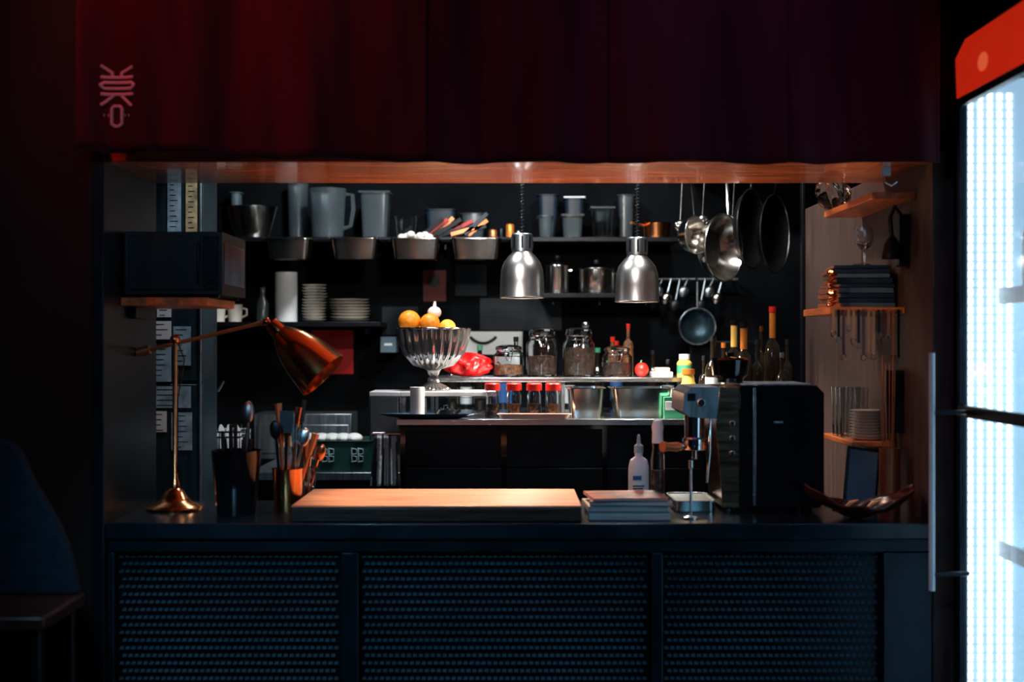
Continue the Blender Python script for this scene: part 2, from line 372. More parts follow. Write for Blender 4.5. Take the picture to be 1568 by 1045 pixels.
m_.tub(xh+.033,3.93,CT+.0005,.11,.22,.03,steel,tp=.97,rim=.003)
m_.box(xh-.02,xh+.086,3.825,4.035,CT+.024,CT+.027,steel_d)
m_.tube([(xf-.02,3.815,1.29),(xf-.022,3.81,1.2),(xf-.03,3.808,1.12)],.004,chrome)
for i in range(3): m_.lathe((xm-.02,y0+.002,1.2+i*.04),[(0,.004),(.007,.004),(.008,0)],chrome,14,T=R('X',90))
m_.box(xm+.09,xm+.115,y0-.001,y0+.001,1.28,1.286,steel_d)
m_.done()
b=O('bean_hopper'); hx=X(1118,3.92)
b.lathe((hx,3.92,zt+.0048),[(0,0),(.035,0),(.037,.012),(.048,.02),(.053,.055),(.054,.062),(.05,.068),(0,.07)],blackg); b.lathe((hx,3.92,zt+.0055+.07),[(0,0),(.009,0),(.012,.012),(0,.015)],blackm,16); b.done()
# ------------------------------------------------------------ dish, tablet, incense pot right
b=O('leaf_shaped_dish',smooth=80); cx_=.905
def f(u,v):
    t=u*2-1; wv=.075*math.sqrt(max(0,1-abs(t)**2.4))+.002; s_=v*2-1
    x=cx_+t*.142; y=3.70+s_*wv; z=CT+.004+.07*t*t+.030*s_*s_*(.4+.6*(1-t*t))+.004*math.sin(9*t+4*s_)
    return Vector((x,y,z))
b.sheet(f,48,14,darkred); dish=b.done(False); md=dish.modifiers.new('t','SOLIDIFY'); md.thickness=.0035; md.offset=0
b=O('dried_peppers')
for i in range(6):
    x=cx_-.07+i*.028; y=3.70+random.uniform(-.015,.015); b.tube([(x,y,CT+.022),(x+.02,y+.01,CT+.03+.004*(i%2)),(x+.04,y,CT+.045)],[.007,.009,.002],copper_s if i%2 else darkred,8)
b.done(par=dish)
b=O('tablet_frame',.003); T=Matrix.Translation((X(1316,3.9),3.9,CT+.004))@R('Y',8)@R('X',-14)
b.box(-.046,.046,-.006,.006,0,.165,blackm,T); b.box(-.039,.039,-.0075,-.006,.008,.157,greyblue,T); b.box(-.02,.02,.006,.05,0,.006,blackm,T); b.done()
b=O('incense_pot'); ix,iy=1.02,3.84
b.lathe((ix,iy,CT+.0005),[(0,0),(.028,0),(.0285,.17),(.0265,.17),(.026,.004),(0,.004)],copper_s)
for i in range(6):
    an=i*1.05; b.tube([(ix-.004+.01*math.cos(an),iy+.01*math.sin(an),CT+.005),(ix-.006+.02*math.cos(an),iy+.02*math.sin(an),CT+.38+.02*(i%3))],.0016,copper_s,6)
b.done()
# ------------------------------------------------------------ right wall shelves
s=O('wall_shelf',.002); s.box(.86,JR-.001,3.85,4.2,1.572,1.592,shelfw); sh2=s.done()
s=O('wall_shelf',.002); s.box(.95,JR-.001,3.75,4.33,1.875,1.893,shelfw); s.done()
s=O('wall_shelf',.002); s.box(.944,JR-.001,3.95,4.33,1.205,1.22,shelfw); s.done()
b=O('menu_stack',.0012); z=1.5925
for i in range(9):
    h_=random.uniform(.010,.016); T=Matrix.Translation((.968+random.uniform(-.006,.008),4.01,z))@R('Z',random.uniform(-7,7)); b.box(-.078,.078,-.1,.1,0,h_-.001,navy if i%3 else greyblue,T); b.box(-.079,-.072,-.1,.1,.001,h_-.002,copper_s,T); z+=h_
b.done()
menutop=z
b=O('copper_wire_bundle')
for i in range(10):
    zc=1.6+.0095*i; b.tube([(.869+.010*math.cos(q*.785)+.002*(i%3),3.87+.014*math.sin(q*.785)-.002*(i%2),zc+.004*math.sin(q+i)) for q in range(8)],.0035,copper,6,True)
b.done()
b=O('hanging_straps')
for i in range(14):
    x=.866+i*.0135; L_=random.uniform(.03,.13); y=3.846; m=(copper_s,blackm,darkred,copper_s)[i%4]
    b.box(x,x+.007,y-.002,y+.001,1.58-L_,1.585,m); b.tube([(x+.0035+.007*math.cos(q*.785),y,1.58-L_-.006+.009*math.sin(q*.785)) for q in range(8)],.0018,steel_d if i%2 else copper,6,True)
b.done(par=sh2)
for i,(gxx,gyy) in enumerate(((.975,3.95),(1.0,4.04))):
    O('wine_glass').lathe((gxx,gyy,menutop+.0005),[(0,0),(.028,0),(.026,.003),(.004,.006),(.0035,.045),(.02,.06),(.027,.08),(.024,.108),(.0228,.108),(.0255,.08),(.018,.062),(0,.05)],glass,24).done()
b=O('plastic_bag',smooth=80)
def f(u,v):
    a=u*2*math.pi; t=v*math.pi; r=.045*math.sin(t)*(1+.25*math.sin(a*5+v*7))+.001
    return Vector((.965+r*math.cos(a),4.28+r*math.sin(a),1.8935+.05-.05*math.cos(t)))
b.sheet(f,30,14,glass); b.done()
b=O('plate_stack')
for i in range(10): b.lathe((1.005,4.025,1.2205+i*.0085),[(0,0),(.033,0),(.047,.006),(.049,.008),(.045,.008),(.031,.003),(0,.003)],ceram)
b.done()
for gxx,gyy in((.968,4.12),(1.012,4.12),(.968,4.17),(1.014,4.17),(.968,4.22),(1.014,4.22)):
    O('drinking_glass').lathe((gxx,gyy,1.2205),[(0,0),(.016,0),(.020,.145),(.0188,.145),(.0150,.006),(0,.006)],glass,24).done()
b=O('card_reader',.004); b.box(JR-.05,JR-.001,3.86,3.93,1.25,1.42,blackp); b.box(JR-.046,JR-.008,3.857,3.86,1.34,1.41,blackg); b.done()
b=O('wall_bracket_lamp',.003); b.box(JR-.03,JR-.001,3.8,3.84,1.7,1.84,blackm); b.tube([(JR-.02,3.82,1.84),(JR-.04,3.81,1.86),(JR-.055,3.8,1.83),(JR-.05,3.8,1.78)],.006,blackm); b.lathe((JR-.05,3.8,1.72),[(.028,0),(.02,.04),(.008,.06),(0,.062)],blackm,20); b.done()
# ------------------------------------------------------------ kitchen island / pass
IZ=1.23; ix0,ix1=X(607,4.9),JR-.005
i_=O('kitchen_pass_counter',.003)
i_.box(ix0,ix1,4.9,5.6,1.21,IZ,steel); i_.box(ix0+.01,ix1,4.92,5.58,0,1.21,blackg)
for j in range(3): i_.box(ix0+.03+j*.35,ix0+.36+j*.35,4.912,4.92,.7,1.06,blackm); i_.box(ix0+.03+j*.35,ix0+.36+j*.35,4.912,4.92,1.065,1.195,blackm)
i_.box(ix0+.01,ix0+.012,4.915,4.92,.0,1.2,steel_d)
i_.done()
TZ=1.366
r_=O('raised_prep_shelf',.002)
rx0,rx1=X(655,5.2),X(1062,5.2)
r_.box(rx0,rx1,5.2,5.55,TZ-.016,TZ,steel)
for q in(rx0+.01,X(860,5.2),rx1-.02):
    for yy in(5.21,5.53): r_.box(q,q+.012,yy,yy+.012,IZ+.0005,TZ-.016,steel_d)
r_.done()
LZ=1.322
r_=O('glass_display_case',.002); lx0,lx1=X(566,5.0),X(760,5.0)
r_.box(ix0+.005,lx1,4.99,5.19,LZ-.016,LZ,whitep); r_.box(lx0,ix0+.005,4.99,5.19,LZ-.016,LZ,whitep)
r_.box(ix0+.004,lx1-.004,4.995,4.999,IZ+.001,LZ-.02,glass); r_.box(lx1-.012,lx1,5.0,5.18,IZ+.0005,LZ-.016,steel); r_.box(ix0+.002,ix0+.012,5.0,5.18,IZ+.0005,LZ-.016,steel); r_.box(lx0,lx0+.006,4.99,5.19,1.15,LZ-.016,glass); r_.box(lx0,ix0-.001,4.99,4.995,1.156,LZ-.016,poly); r_.box(lx0,ix0-.001,4.99,5.19,1.15,1.156,steel)
r_.done()
def pan(name,x0,x1,y,z,h,d=.18,m=steel):
    return O(name).tub((x0+x1)/2,y,z,x1-x0-.016,d,h,m,tp=.88)
for a0,a1 in((866,925),(932,1028)): pan('steel_food_pan',X(a0,5.1),X(a1,5.1),5.08,IZ+.0005,.105,.2,steelin).done()
b=O('crystal_fruit_bowl',smooth=60); fx,fy=X(664,5.09),5.085; z=LZ+.0005
b.lathe((fx,fy,z),[(0,0),(.058,0),(.06,.006),(.05,.014),(.02,.03),(.015,.05),(.022,.07),(.028,.078),(.07,.09),(.105,.13),(.122,.18),(.126,.212),(.128,.222),(.121,.223),(.116,.18),(.1,.137),(.066,.098),(.02,.087),(0,.086)],ribg,144,flute=.05,nf=24)
b.tube([(fx+.128*math.cos(q*.2618),fy+.128*math.sin(q*.2618),z+.222) for q in range(24)],.004,chrome,8,True)
bowl=b.done()
fruit=O('orange_fruit')
for (dx,dy,dz,r,m) in((-.085,-.02,.247,.040,orange),(-.012,-.03,.24,.036,orange),(.05,-.01,.225,.030,lemon),(.0,.05,.21,.038,orange),(-.05,.05,.2,.036,orange),(.05,.05,.2,.036,orange),(.0,-.01,.16,.04,orange)): fruit.ball((fx+dx,fy+dy,z+dz),r,m)
fruit.done(par=bowl)
b=O('garlic_bulb'); b.ball((fx+.002,fy+.02,z+.28),(.025,.025,.022),garlic); b.tube([(fx+.002,fy+.02,z+.295),(fx+.004,fy+.02,z+.32)],[.008,.004],garlic); b.done(par=bowl)
b=O('red_produce_bag',smooth=80); bx=X(716,5.3)
def f(u,v):
    a=u*2*math.pi; t=v*math.pi; r=math.sin(t)*(1+.13*math.sin(a*6+v*9)+.08*math.sin(a*11-v*14))
    return Vector((bx+.086*r*math.cos(a),5.3+.06*r*math.sin(a),TZ+.0015+.042*(1-math.cos(t))*(1+.08*math.sin(a*5))))
b.sheet(f,60,24,redbag); b.done()
def jar(x,y,z,h,r,fill,fh):
    b=O('clip_top_jar'); hb=h*.8
    b.lathe((x,y,z),[(0,0),(r*.95,0),(r,.006),(r,hb*.85),(r*.78,hb),(r*.8,hb+.006),(r*.74,hb+.006),(r*.72,hb),(r*.93,hb*.83),(r*.93,.008),(0,.008)],glass,32)
    b.lathe((x,y,z),[(0,.01),(r*.9,.01),(r*.9,fh*hb),(0,fh*hb+.004)],fill,24)
    b.lathe((x,y,z+hb+.0075),[(0,0),(r*.8,0),(r*.84,.006),(r*.82,h-hb-.01),(r*.5,h-hb-.004),(0,h-hb-.002)],glass,32)
    for q in(hb-.006,hb+.01): b.tube([(x+r*.83*math.cos(i*.3927),y+r*.83*math.sin(i*.3927),z+q) for i in range(16)],.0017,chrome,6,True)
    b.tube([(x+.012,y-r*.85,z+hb+.015),(x+.014,y-r*1.05,z+hb-.005),(x+.008,y-r*1.03,z+hb-.03),(x-.008,y-r*1.03,z+hb-.03),(x-.014,y-r*1.05,z+hb-.005),(x-.012,y-r*.85,z+hb+.015)],.0016,chrome,6)
    b.done()
jz=TZ+.0005
for a0,a1,t,fl,fh in((755,803,530,spice,.5),(806,855,504,beans,.55),(862,911,504,beans,.75),(921,968,532,beans,.6)):
    jar(X((a0+a1)/2,5.32),5.32,jz,Z(t,5.32)-jz,(X(a1,5.32)-X(a0,5.32))/2,fl,fh)
def bottle(name,x,y,z,h,r,m,cap,lab=None,capm=None,nr=.32,nl=.3,par=None):
    b=O(name); sh=h*(1-nl)
    b.lathe((x,y,z),[(0,0),(r*.95,0),(r,.004),(r,sh*.82),(r*.8,sh*.93),(r*nr*1.1,sh),(r*nr,sh+.01),(r*nr,h-.02),(0,h-.02)],m,24)
    b.lathe((x,y,z),[(0,h-.0195),(r*nr*1.2,h-.0195),(r*nr*1.2,h),(0,h)],cap,16)
    if lab: b.lathe((x,y,z),[(r*1.01,sh*.2),(r*1.01,sh*.7)],lab,24)
    if capm: b.lathe((x,y,z),[(r*nr*1.08,sh+.006),(r*nr*1.08,h-.02)],capm,16)
    b.done(par=par)
b=O('oil_cruet'); cx0=X(897,5.46)
b.lathe((cx0,5.46,jz),[(0,0),(.035,0),(.037,.08),(.03,.11),(.01,.135),(.01,.18),(0,.18)],glass,24); b.ball((cx0,5.46,jz+.195),.016,chrome); b.done()
bottle('vinegar_bottle',X(790,5.47),5.47,jz,.15,.026,glass,blackp,white)
bottle('hot_sauce_bottle',X(938,5.47),5.47,jz,.15,.024,spice,redp)
bottle('hot_sauce_bottle',X(960,5.47)+.005,5.47,jz,.20,.020,spice,redp)
b=O('tomato'); b.ball((X(981,5.28)+.004,5.28,jz+.027),(.026,.026,.027),redp); b.tube([(X(981,5.28),5.28,jz+.052),(X(981,5.28)+.004,5.28,jz+.062)],.003,green); b.done()
b=O('folded_cloth',.004); b.box(X(990,5.3)+.015,X(1028,5.3),5.24,5.34,jz,jz+.02,ceram); b.box(X(996,5.3)+.015,X(1024,5.3),5.25,5.33,jz+.0205,jz+.035,cream); b.done()
bottle('juice_bottle',X(1048,5.28),5.28,jz,.085,.028,yellow,whitep,green,nr=.6,nl=.25)
bottle('honey_jar',X(1054,5.08),5.08,IZ+.0005,.17,.028,yellow,amber,white,nr=.7,nl=.2)
b=O('tea_packet',.002); b.box(X(1016,4.96),X(1046,4.96),4.94,4.97,IZ+.0005,IZ+.075,green); b.box(X(1018,4.96),X(1044,4.96),4.938,4.94,IZ+.03,IZ+.06,white); b.done()
for a0 in(754,787,818,847):
    b=O('spice_shaker'); x=X(a0,4.98); z=IZ+.0005
    b.lathe((x,4.975,z),[(0,0),(.025,0),(.026,.004),(.025,.078),(.021,.096),(.0195,.096),(.0235,.078),(.024,.006),(0,.006)],glass,20)
    b.lathe((x,4.975,z),[(0,.007),(.022,.007),(.022,.05),(0,.052)],spice if a0%2 else beans,16)
    b.lathe((x,4.975,z+.0965),[(0,0),(.027,0),(.027,.022),(.024,.026),(0,.026)],redp,20); b.done()
b=O('paper_roll'); x=X(639,4.935); b.lathe((x,4.935,IZ+.006),[(0,0),(.025,0),(.025,.104),(.01,.104),(.01,.09),(0,.09)],white,24); b.done()
b=O('serving_tray'); b.lathe((X(662,5)-.005,4.935,IZ+.0005),[(0,0),(.10,0),(.165,.012),(.173,.018),(.169,.018),(.1,.0045),(0,.0045)],bluec,48,sy=.3); b.done()
b=O('black_teapot'); x=X(683,4.93); b.lathe((x,4.935,IZ+.006),[(0,0),(.035,0),(.04,.012),(.03,.026),(.012,.03),(.008,.034),(.01,.04),(0,.042)],blackg,24,sy=.8); b.tube([(x+.03,4.935,IZ+.015),(x+.05,4.935,IZ+.03)],[.007,.004],blackg); b.done()
b=O('peach_tray'); b.tub(X(818,4.94),4.924,IZ+.0005,.25,.036,.018,cream,tp=.9,rim=.004,rr=.015); b.done()
for (px,top,r,nr,cap,lab,capm,yy) in((1092,515,.028,.35,blackp,white,None,5.05),(1124,490,.03,.36,blackm,None,yellow,5.1),(1139,494,.03,.4,blackm,None,amber,5.0),(1160,520,.026,.34,blackp,None,None,5.14),(1183,470,.03,.36,redp,None,amber,5.05),(1166,500,.024,.3,copper,None,None,5.24),(1197,540,.020,.35,steel,blue,None,4.96),(1078,545,.020,.3,blackp,yellow,None,5.17),(1108,525,.022,.34,amber,white,None,5.2),(1206,520,.024,.34,blackp,None,None,5.2)):
    bottle('liquor_bottle',X(px,yy),yy,IZ+.0005,Z(top,yy)-IZ,r,glassd,cap,lab,capm,nr)
# ------------------------------------------------------------ heat lamps
def heat(px,cap,yy,name='pendant_heat_lamp'):
    x=X(px,yy); zb=Z(cap+100,yy); b=O(name)
    P=[(.077,0),(.0785,.003),(.077,.006),(.076,.06),(.073,.1),(.064,.127),(.048,.148),(.036,.160),(.034,.168)]
    k=(Z(cap,yy)-.062-zb)/.168
    P=[(r,z*k) for r,z in P]; inn=[(r-.002,z-.001) for r,z in P[::-1]]; inn[-1]=(.075,0)
    b.lathe((x,yy,zb),P+[(0,.168*k),(0,.166*k)]+inn,alum,48)
    b.lathe((x,yy,zb+.168*k),[(0,0),(.037,0),(.037,.056),(.034,.06),(.008,.062),(0,.062)],steel_d,32)
    for q in range(8):
        a=q*.785; b.box(-.003,.003,-.0385,-.036,.008,.05,blackm,Matrix.Translation((x,yy,zb+.168*k))@R('Z',math.degrees(a)))
    zt_=zb+.168*k+.062
    b.tube([(x,yy,zt_),(x,yy,2.78)],.003,blackp,8)
    b.tube([(x+.008*math.cos(q*.5),yy+.008*math.sin(q*.5),zt_+q*.0009) for q in range(500)],.0016,blackp,5)
    b.lathe((x,yy,2.77),[(0,0),(.05,0),(.05,.0295),(0,.0295)],blackm,24)
    b.ball((x,yy,zb+.06),.035,bulbm); b.done(); return x,zb
l1=heat(799.5,357,4.97); l2=heat(975.5,363,4.97)
# ------------------------------------------------------------ back wall shelves and things
def shelf(px0,px1,py,m=blackm,y0=6.05,t=.02):
    z=Z(py,y0); o=O('wall_shelf',.002); o.box(X(px0,y0),X(px1,y0),y0,6.399,z-t,z,m)
    for q in(.1,.5,.9):
        xx=X(px0,y0)+(X(px1,y0)-X(px0,y0))*q; o.box(xx,xx+.01,y0+.08,6.399,z-t-.03,z-t,m)
    return z,o.done()
S1,S1o=shelf(318,1040,363); S2,_=shelf(318,582,493); S3,_=shelf(828,1008,449)
b=O('mixing_bowl'); b.lathe((X(386,6.15),6.15,S1+e),[(0,0),(.075,0),(.11,.13),(.115,.135),(.108,.135),(.073,.004),(0,.004)],steelin); b.done()
def jug(px0,px1,top,y,m=poly,hd=True,name='measuring_jug'):
    x=(X(px0,y)+X(px1,y))/2; r=(X(px1,y)-X(px0,y))/2; h=Z(top,y)-S1
    b=O(name); b.lathe((x,y,S1+e),[(0,0),(r*.85,0),(r,h-.006),(r*1.04,h),(r*.95,h),(r*.8,.006),(0,.006)],m,32)
    if hd: b.tube([(x+r*.9,y,S1+h*.9),(x+r*1.35,y,S1+h*.88),(x+r*1.4,y,S1+h*.6),(x+r*1.25,y,S1+h*.25),(x+r*.87,y,S1+h*.2)],.009,m,8)
    b.done()
jug(440,472,282,6.32,hd=False); jug(474,530,290,6.13)
def bin_(px0,px1,top,y,m=poly,base=None,name='storage_container',d=.16,lid=None):
    base=S1 if base is None else base
    w=X(px1,y)-X(px0,y); h=Z(top,y)-base; b=O(name); b.tub((X(px0,y)+X(px1,y))/2,y,base+e,w-.016,d,h,m,tp=.85)
    if lid: b.box(X(px0,y)+.002,X(px1,y)-.002,y-d/2-.005,y+d/2+.005,base+h+.001,base+h+.008,lid)
    b.done()
bin_(551,600,298,6.2,lid=poly); bin_(604,642,334,6.15,glass)
bin_(822,848,333,6.2,poly); bin_(858,894,333,6.2,poly,lid=blackp); bin_(902,941,322,6.18,glass,lid=poly); bin_(944,972,300,6.3,poly,d=.1)
bin_(822,856,300,6.32,navy,d=.1); bin_(862,896,305,6.33,navy,d=.08,lid=steel_d); bin_(352,372,296,6.33,greyblue,d=.08)
bin_(650,700,322,6.33,navy,d=.09); bin_(705,745,328,6.33,poly,d=.09)
b=O('copper_saucepan'); x=X(1006,6.15); b.lathe((x,6.15,S1+e),[(0,0),(.055,0),(.062,.065),(.064,.067),(.058,.067),(.052,.004),(0,.004)],copper); b.tube([(x-.06,6.13,S1+.055),(x-.12,6.05,S1+.06)],.006,copper_s); b.done()
b=O('serving_tongs_pile')
for i in range(14):
    x=X(650+i*5.2,6.15)
    b.box(-.008,.008,-.015,.015,0,random.uniform(.1,.15),(blackm,redp,navy,copper_s,blackm)[i%5],Matrix.Translation((x,6.08+(i%4)*.03,S1+.012))@R('Y',random.uniform(45,78)))
b.done()
for i in range(4):
    x=X(755+i*13,6.15); O('spice_tin').lathe((x,6.12+(i%2)*.06,S1+e),[(0,0),(.018,0),(.018,.03+.012*(i%3)),(.014,.036+.012*(i%3)),(0,.038+.012*(i%3))],(copper_s,blackm,amber,steel_d,blackm)[i],20).done()
rail=O('pan_rail'); rail.tube([(X(400,6.0),6.02,S1-.012),(X(790,6.0),6.02,S1-.012)],.006,blackm)
for q in(410,590,780): rail.box(X(q,6.0)-.006,X(q,6.0)+.006,6.02,6.05,S1-.018,S1-.006,blackm)
rail.done(par=S1o)
for j,(a0,a1) in enumerate(((410,480),(508,582),(599,676),(690,768))):
    pan('gastronorm_pan',X(a0,5.93),X(a1,5.93),5.92,S1-.105,.085,.16,steelin).done()
    h=O('pan_hanger')
    for q in(a0+6,a1-6): h.tube([(X(q,5.93),5.92,S1-.02-.0),(X(q,5.93),6.0,S1-.004),(X(q,5.93),6.06,S1-.03)],.003,blackm,6)
    h.done(par=S1o)
b=O('egg_pile')
for i in range(7): b.ball((X(616+i*7,5.93),5.9+(i%2)*.03,S1-.012+(i%3)*.006),(.017,.014,.014),garlic,12)
b.done()
b=O('paper_towel_roll'); b.lathe((X(438,6.15),6.15,S2+e),[(0,0),(.048,0),(.048,.215),(.014,.215),(.014,.19),(0,.19)],white); b.done()
for (a,n_,r) in((482,13,.052),(536,8,.085)):
    b=O('plate_stack')
    for i in range(n_): b.lathe((X(a,6.15)+random.uniform(-.004,.004),6.15,S2+e+i*.0125),[(0,0),(r*.6,0),(r,.009),(r*1.02,.011),(r*.97,.011),(r*.6,.003),(0,.003)],ceram)
    b.done()
b=O('glass_carafe'); b.lathe((X(402,6.15),6.15,S2+e),[(0,0),(.026,0),(.028,.08),(.012,.11),(.014,.15),(.012,.15),(.01,.11),(.025,.08),(.024,.004),(0,.004)],poly,24); b.done()
for a,m in((334,ceram),(360,ceram)):
    b=O('coffee_mug'); x=X(a,6.15); b.lathe((x,6.15,S2+e),[(0,0),(.028,0),(.032,.075),(.029,.075),(.026,.005),(0,.005)],m,24); b.tube([(x+.03,6.15,S2+.06),(x+.05,6.15,S2+.055),(x+.05,6.15,S2+.03),(x+.029,6.15,S2+.02)],.005,m,8); b.done()
def pot(px0,px1,top,y,base,m=steelin):
    x=(X(px0,y)+X(px1,y))/2; r=(X(px1,y)-X(px0,y))/2; h=Z(top,y)-base; b=O('stock_pot')
    b.lathe((x,y,base+e),[(0,0),(r*.93,0),(r,.01),(r,h*.72),(r*1.04,h*.74),(r*1.02,h*.77),(r*.6,h*.9),(0,h*.95)],m); b.ball((x,y,base+h*.99),(.014,.014,.01),blackp,12)
    b.tube([(x+r*.98,y,base+h*.6),(x+r*1.12,y-.01,base+h*.62),(x+r*1.12,y-.03,base+h*.62),(x+r*.98,y-.03,base+h*.6)],.004,m); b.done()
pot(834,872,393,6.15,S3); pot(884,942,400,6.15,S3)
pot(956,1000,410,6.2,S3,steel_d)
def poster(name,a0,a1,b0,b1,m,y=6.396):
    b=O(name); b.box(X(a0,y),X(a1,y),y,y+.003,Z(b1,y),Z(b0,y),m); return b
p=poster('wall_poster',648,683,414,462,darkpost); p.lathe((X(664,6.39),6.394,Z(430,6.39)),[(0,-.002),(.03,-.002),(.03,.002),(0,.002)],ink,24,T=R('X',90)); p.done()
poster('wall_poster',697,745,405,453,greyp).done()
poster('wall_poster',735,860,457,506,greyp).done()
poster('wall_poster',585,640,470,513,greyp).done()
poster('red_sign',476,541,506,573,redp).done()
p=poster('smile_banner',690,800,508,543,white); p.tube([(X(720+u*4,6.39),6.392,Z(516+10*math.sin(u/10*math.pi)**.8 if 0<u<10 else 516,6.39)) for u in range(11)],.007,ink,6); p.done()
bx=O('first_aid_box',.004); bx.box(X(584,6.3),X(608,6.3),6.25,6.399,Z(540,6.3),Z(516,6.3),greyblue); bx.box(X(590,6.3),X(602,6.3),6.247,6.25,Z(530,6.3),Z(526,6.3),white); bx.done()
hd=O('extractor_hood',.004); hd.prism([(5.9,2.2),(6.398,2.2),(6.398,2.5),(6.1,2.5)],X(1080,6),X(1330,6)+.2,blackm,'x'); hd.done()
st=O('cooking_range',.004); st.box(X(1070,6),1.9,5.8,6.398,0,1.2,blackm); st.box(X(1070,6),1.9,6.3,6.398,1.2,1.5,blackm)
for q in range(4): st.lathe((1.0+q*.2,5.99,1.2),[(0,0),(.08,0),(.08,.01),(.05,.015),(0,.015)],blackp,20); st.lathe((.95+q*.15,5.8,1.13),[(0,0),(.018,0),(.015,.02),(0,.02)],steel,16,T=R('X',90))
st.done()
bc=O('back_worktop',.003); bc.box(ix0+.1,X(1068,6),5.9,6.398,0,1.18,blackm); bc.box(ix0+.1,X(1068,6),5.88,6.398,1.18,1.2,steel_d); bc.done()
for i,px in enumerate((590,612,634,770,845,872,915,945,1000,1025)):
    x=X(px,6.1)
    if x<ix0+.14: x=ix0+.14+i*.06
    hh=(.24,.2,.28,.24,.26,.22,.27,.3,.26,.22)[i]
    bottle('sauce_bottle',x,6.1+.06*(i%2),1.2005,hh,.026,(glassd,glass,glassd)[i%3],(blackp,steel,green,redp)[i%4],(None,white,None,blue)[i%4],None,.4,.3)
RZ=2.19; ry=5.6
r_=O('hanging_pot_rail'); r_.tube([(X(1030,ry),ry,RZ),(X(1225,ry),ry,RZ)],.008,steel)
for q in(1036,1218): r_.tube([(X(q,ry),ry,RZ),(X(q,ry),ry,2.799)],.006,blackm)
potrail=r_.done()
def hpan(px,py,r,yaw,m,depth=.04,name='frying_pan',y=ry,hm=None,tilt=0):
    b=O(name); c0=Vector((X(px,y),y,Z(py,y)))
    T=R('Z',yaw)@R('Y',tilt)@R('X',90)
    b.lathe(c0,[(0,-depth),(r*.62,-depth),(r*.86,-depth*.6),(r,0),(r*1.03,.002),(r*.97,.002),(r*.83,-depth*.55),(r*.6,-depth+.004),(0,-depth+.004)],m,48,T=T)
    b.tube([c0+T@Vector((r*math.cos(q*.1963),r*math.sin(q*.1963),.002)) for q in range(32)],.0025,steel_d if m is nblack else steel,6,True)
    top=c0+T@Vector((0,r*1.0,0)); hook=Vector((top.x,ry,RZ-.004))
    b.tube([top,top*.5+hook*.5+Vector((.0,-.012,0)),hook+Vector((0,-.0,-.012))],[.008,.010,.006],hm or m,10,flat=.5)
    b.tube([hook+Vector((0,-.010,-.012)),hook+Vector((0,-.013,.006)),hook+Vector((0,0,.0165)),hook+Vector((0,.013,.004))],.0025,steel,6)
    b.done(par=potrail)
hpan(1064,360,.072,50,steelin,.05,'saucepan',y=5.45)
hpan(1108,380,.130,48,steelin,.07,'wok',y=5.5,tilt=16)
hpan(1150,350,.155,60,nblack,.04,y=5.64,hm=steel_d)
hpan(1186,358,.155,58,nblack,.04,y=5.7,hm=nblack)
b=O('hanging_ladle')
for i,(px,by) in enumerate(((1046,338),(1080,330),(1126,330))):
    x=X(px,5.66); b.tube([(x,5.66,RZ-.01),(x-.01,5.66,Z(by,5.66))],.005,steel,8,flat=.5); b.ball((x-.012,5.655,Z(by+8,5.66)),(.026,.012,.024),steelin,14); b.tube([(x,5.66,RZ-.012),(x,5.65,RZ+.005),(x,5.61,RZ+.012),(x,5.6,RZ+.01)],.0025,steel,6)
b.done(par=potrail)
r_=O('utensil_rail'); y=6.3; r_.tube([(X(1008,y),y,Z(428,y)),(X(1130,y),y,Z(428,y))],.006,steel_d)
for q in(1012,1126): r_.box(X(q,y)-.005,X(q,y)+.005,y,6.399,Z(428,y)-.005,Z(428,y)+.005,steel)
ur=r_.done()
b=O('hanging_sieve'); x=X(1068,6.25); zc=Z(500,6.25)
b.tube([(x+.08*math.cos(q*.2618),6.25,zc+.08*math.sin(q*.2618)) for q in range(24)],.004,steel_d,8,True)
b.lathe((x,6.25,zc),[(.078,0),(.065,-.035),(.04,-.055),(0,-.062)],fridged,32,T=R('X',-90)@R('X',180))
b.tube([(x,6.25,zc+.08),(x,6.25,Z(432,6.25)),(x,6.285,Z(424,6.25))],.005,steel_d); b.done(par=ur)
b=O('hanging_utensils')
for i in range(8):
    px=1015+i*13; x=X(px,6.28); zt_=Z(430,6.28); L_=.03+.03*(i%3)
    if abs(px-1068)<10: continue
    b.tube([(x,6.272,zt_+.01),(x-.02,6.262,zt_-L_)],.0045,steel_d,8); b.ball((x-.024,6.255,zt_-L_-.02),(.022,.01,.026),(steel_d,steelin,blackp)[i%3],12,T=R('Y',25))
b.done(par=ur)
# ------------------------------------------------------------ left bench
BZ=1.005
b=O('steel_sink_bench',.003); bx1=ix0-.02
b.box(fx1+.01,bx1,5.35,6.2,BZ-.03,BZ,steel_d); b.box(fx1+.02,bx1-.01,5.38,6.18,0,BZ-.03,blackm)
b.box(X(392,6),X(540,6),5.95,6.19,BZ,1.195,steel_d); b.box(X(396,6),X(536,6),5.945,5.95,1.03,1.15,steel_d)
b.done()
b=O('dish_crate',.003); cx0,cx1=X(456,5.5),X(578,5.5); z=BZ+e; zt_=Z(672,5.5)
b.tub((cx0+cx1)/2,5.5,z,cx1-cx0-.02,.24,zt_-z,greend,tp=.95,t=.005,rim=.006)
yf=5.5-.12-.001
for ci,(u) in enumerate((.36,.44,.72,.80)):
    x=cx0+(cx1-cx0)*u; z0=z+.035; hh=.055
    b.tube([(x,yf,z0),(x,yf,z0+hh)],.0035,bluep,6)
    for q in(0,1): b.tube([(x,yf,z0+hh*.5*q+.002),(x+.018,yf,z0+hh*.5*q+.005),(x+.018,yf,z0+hh*.5*q+.022),(x,yf,z0+hh*.5*q+.025)],.003,bluep,6)
for u in(.0,.2,.4,.6,.8): b.ball((cx0+.05+(cx1-cx0-.1)*u,5.5,zt_+.002),(.035,.06,.02),white,12)
b.done()
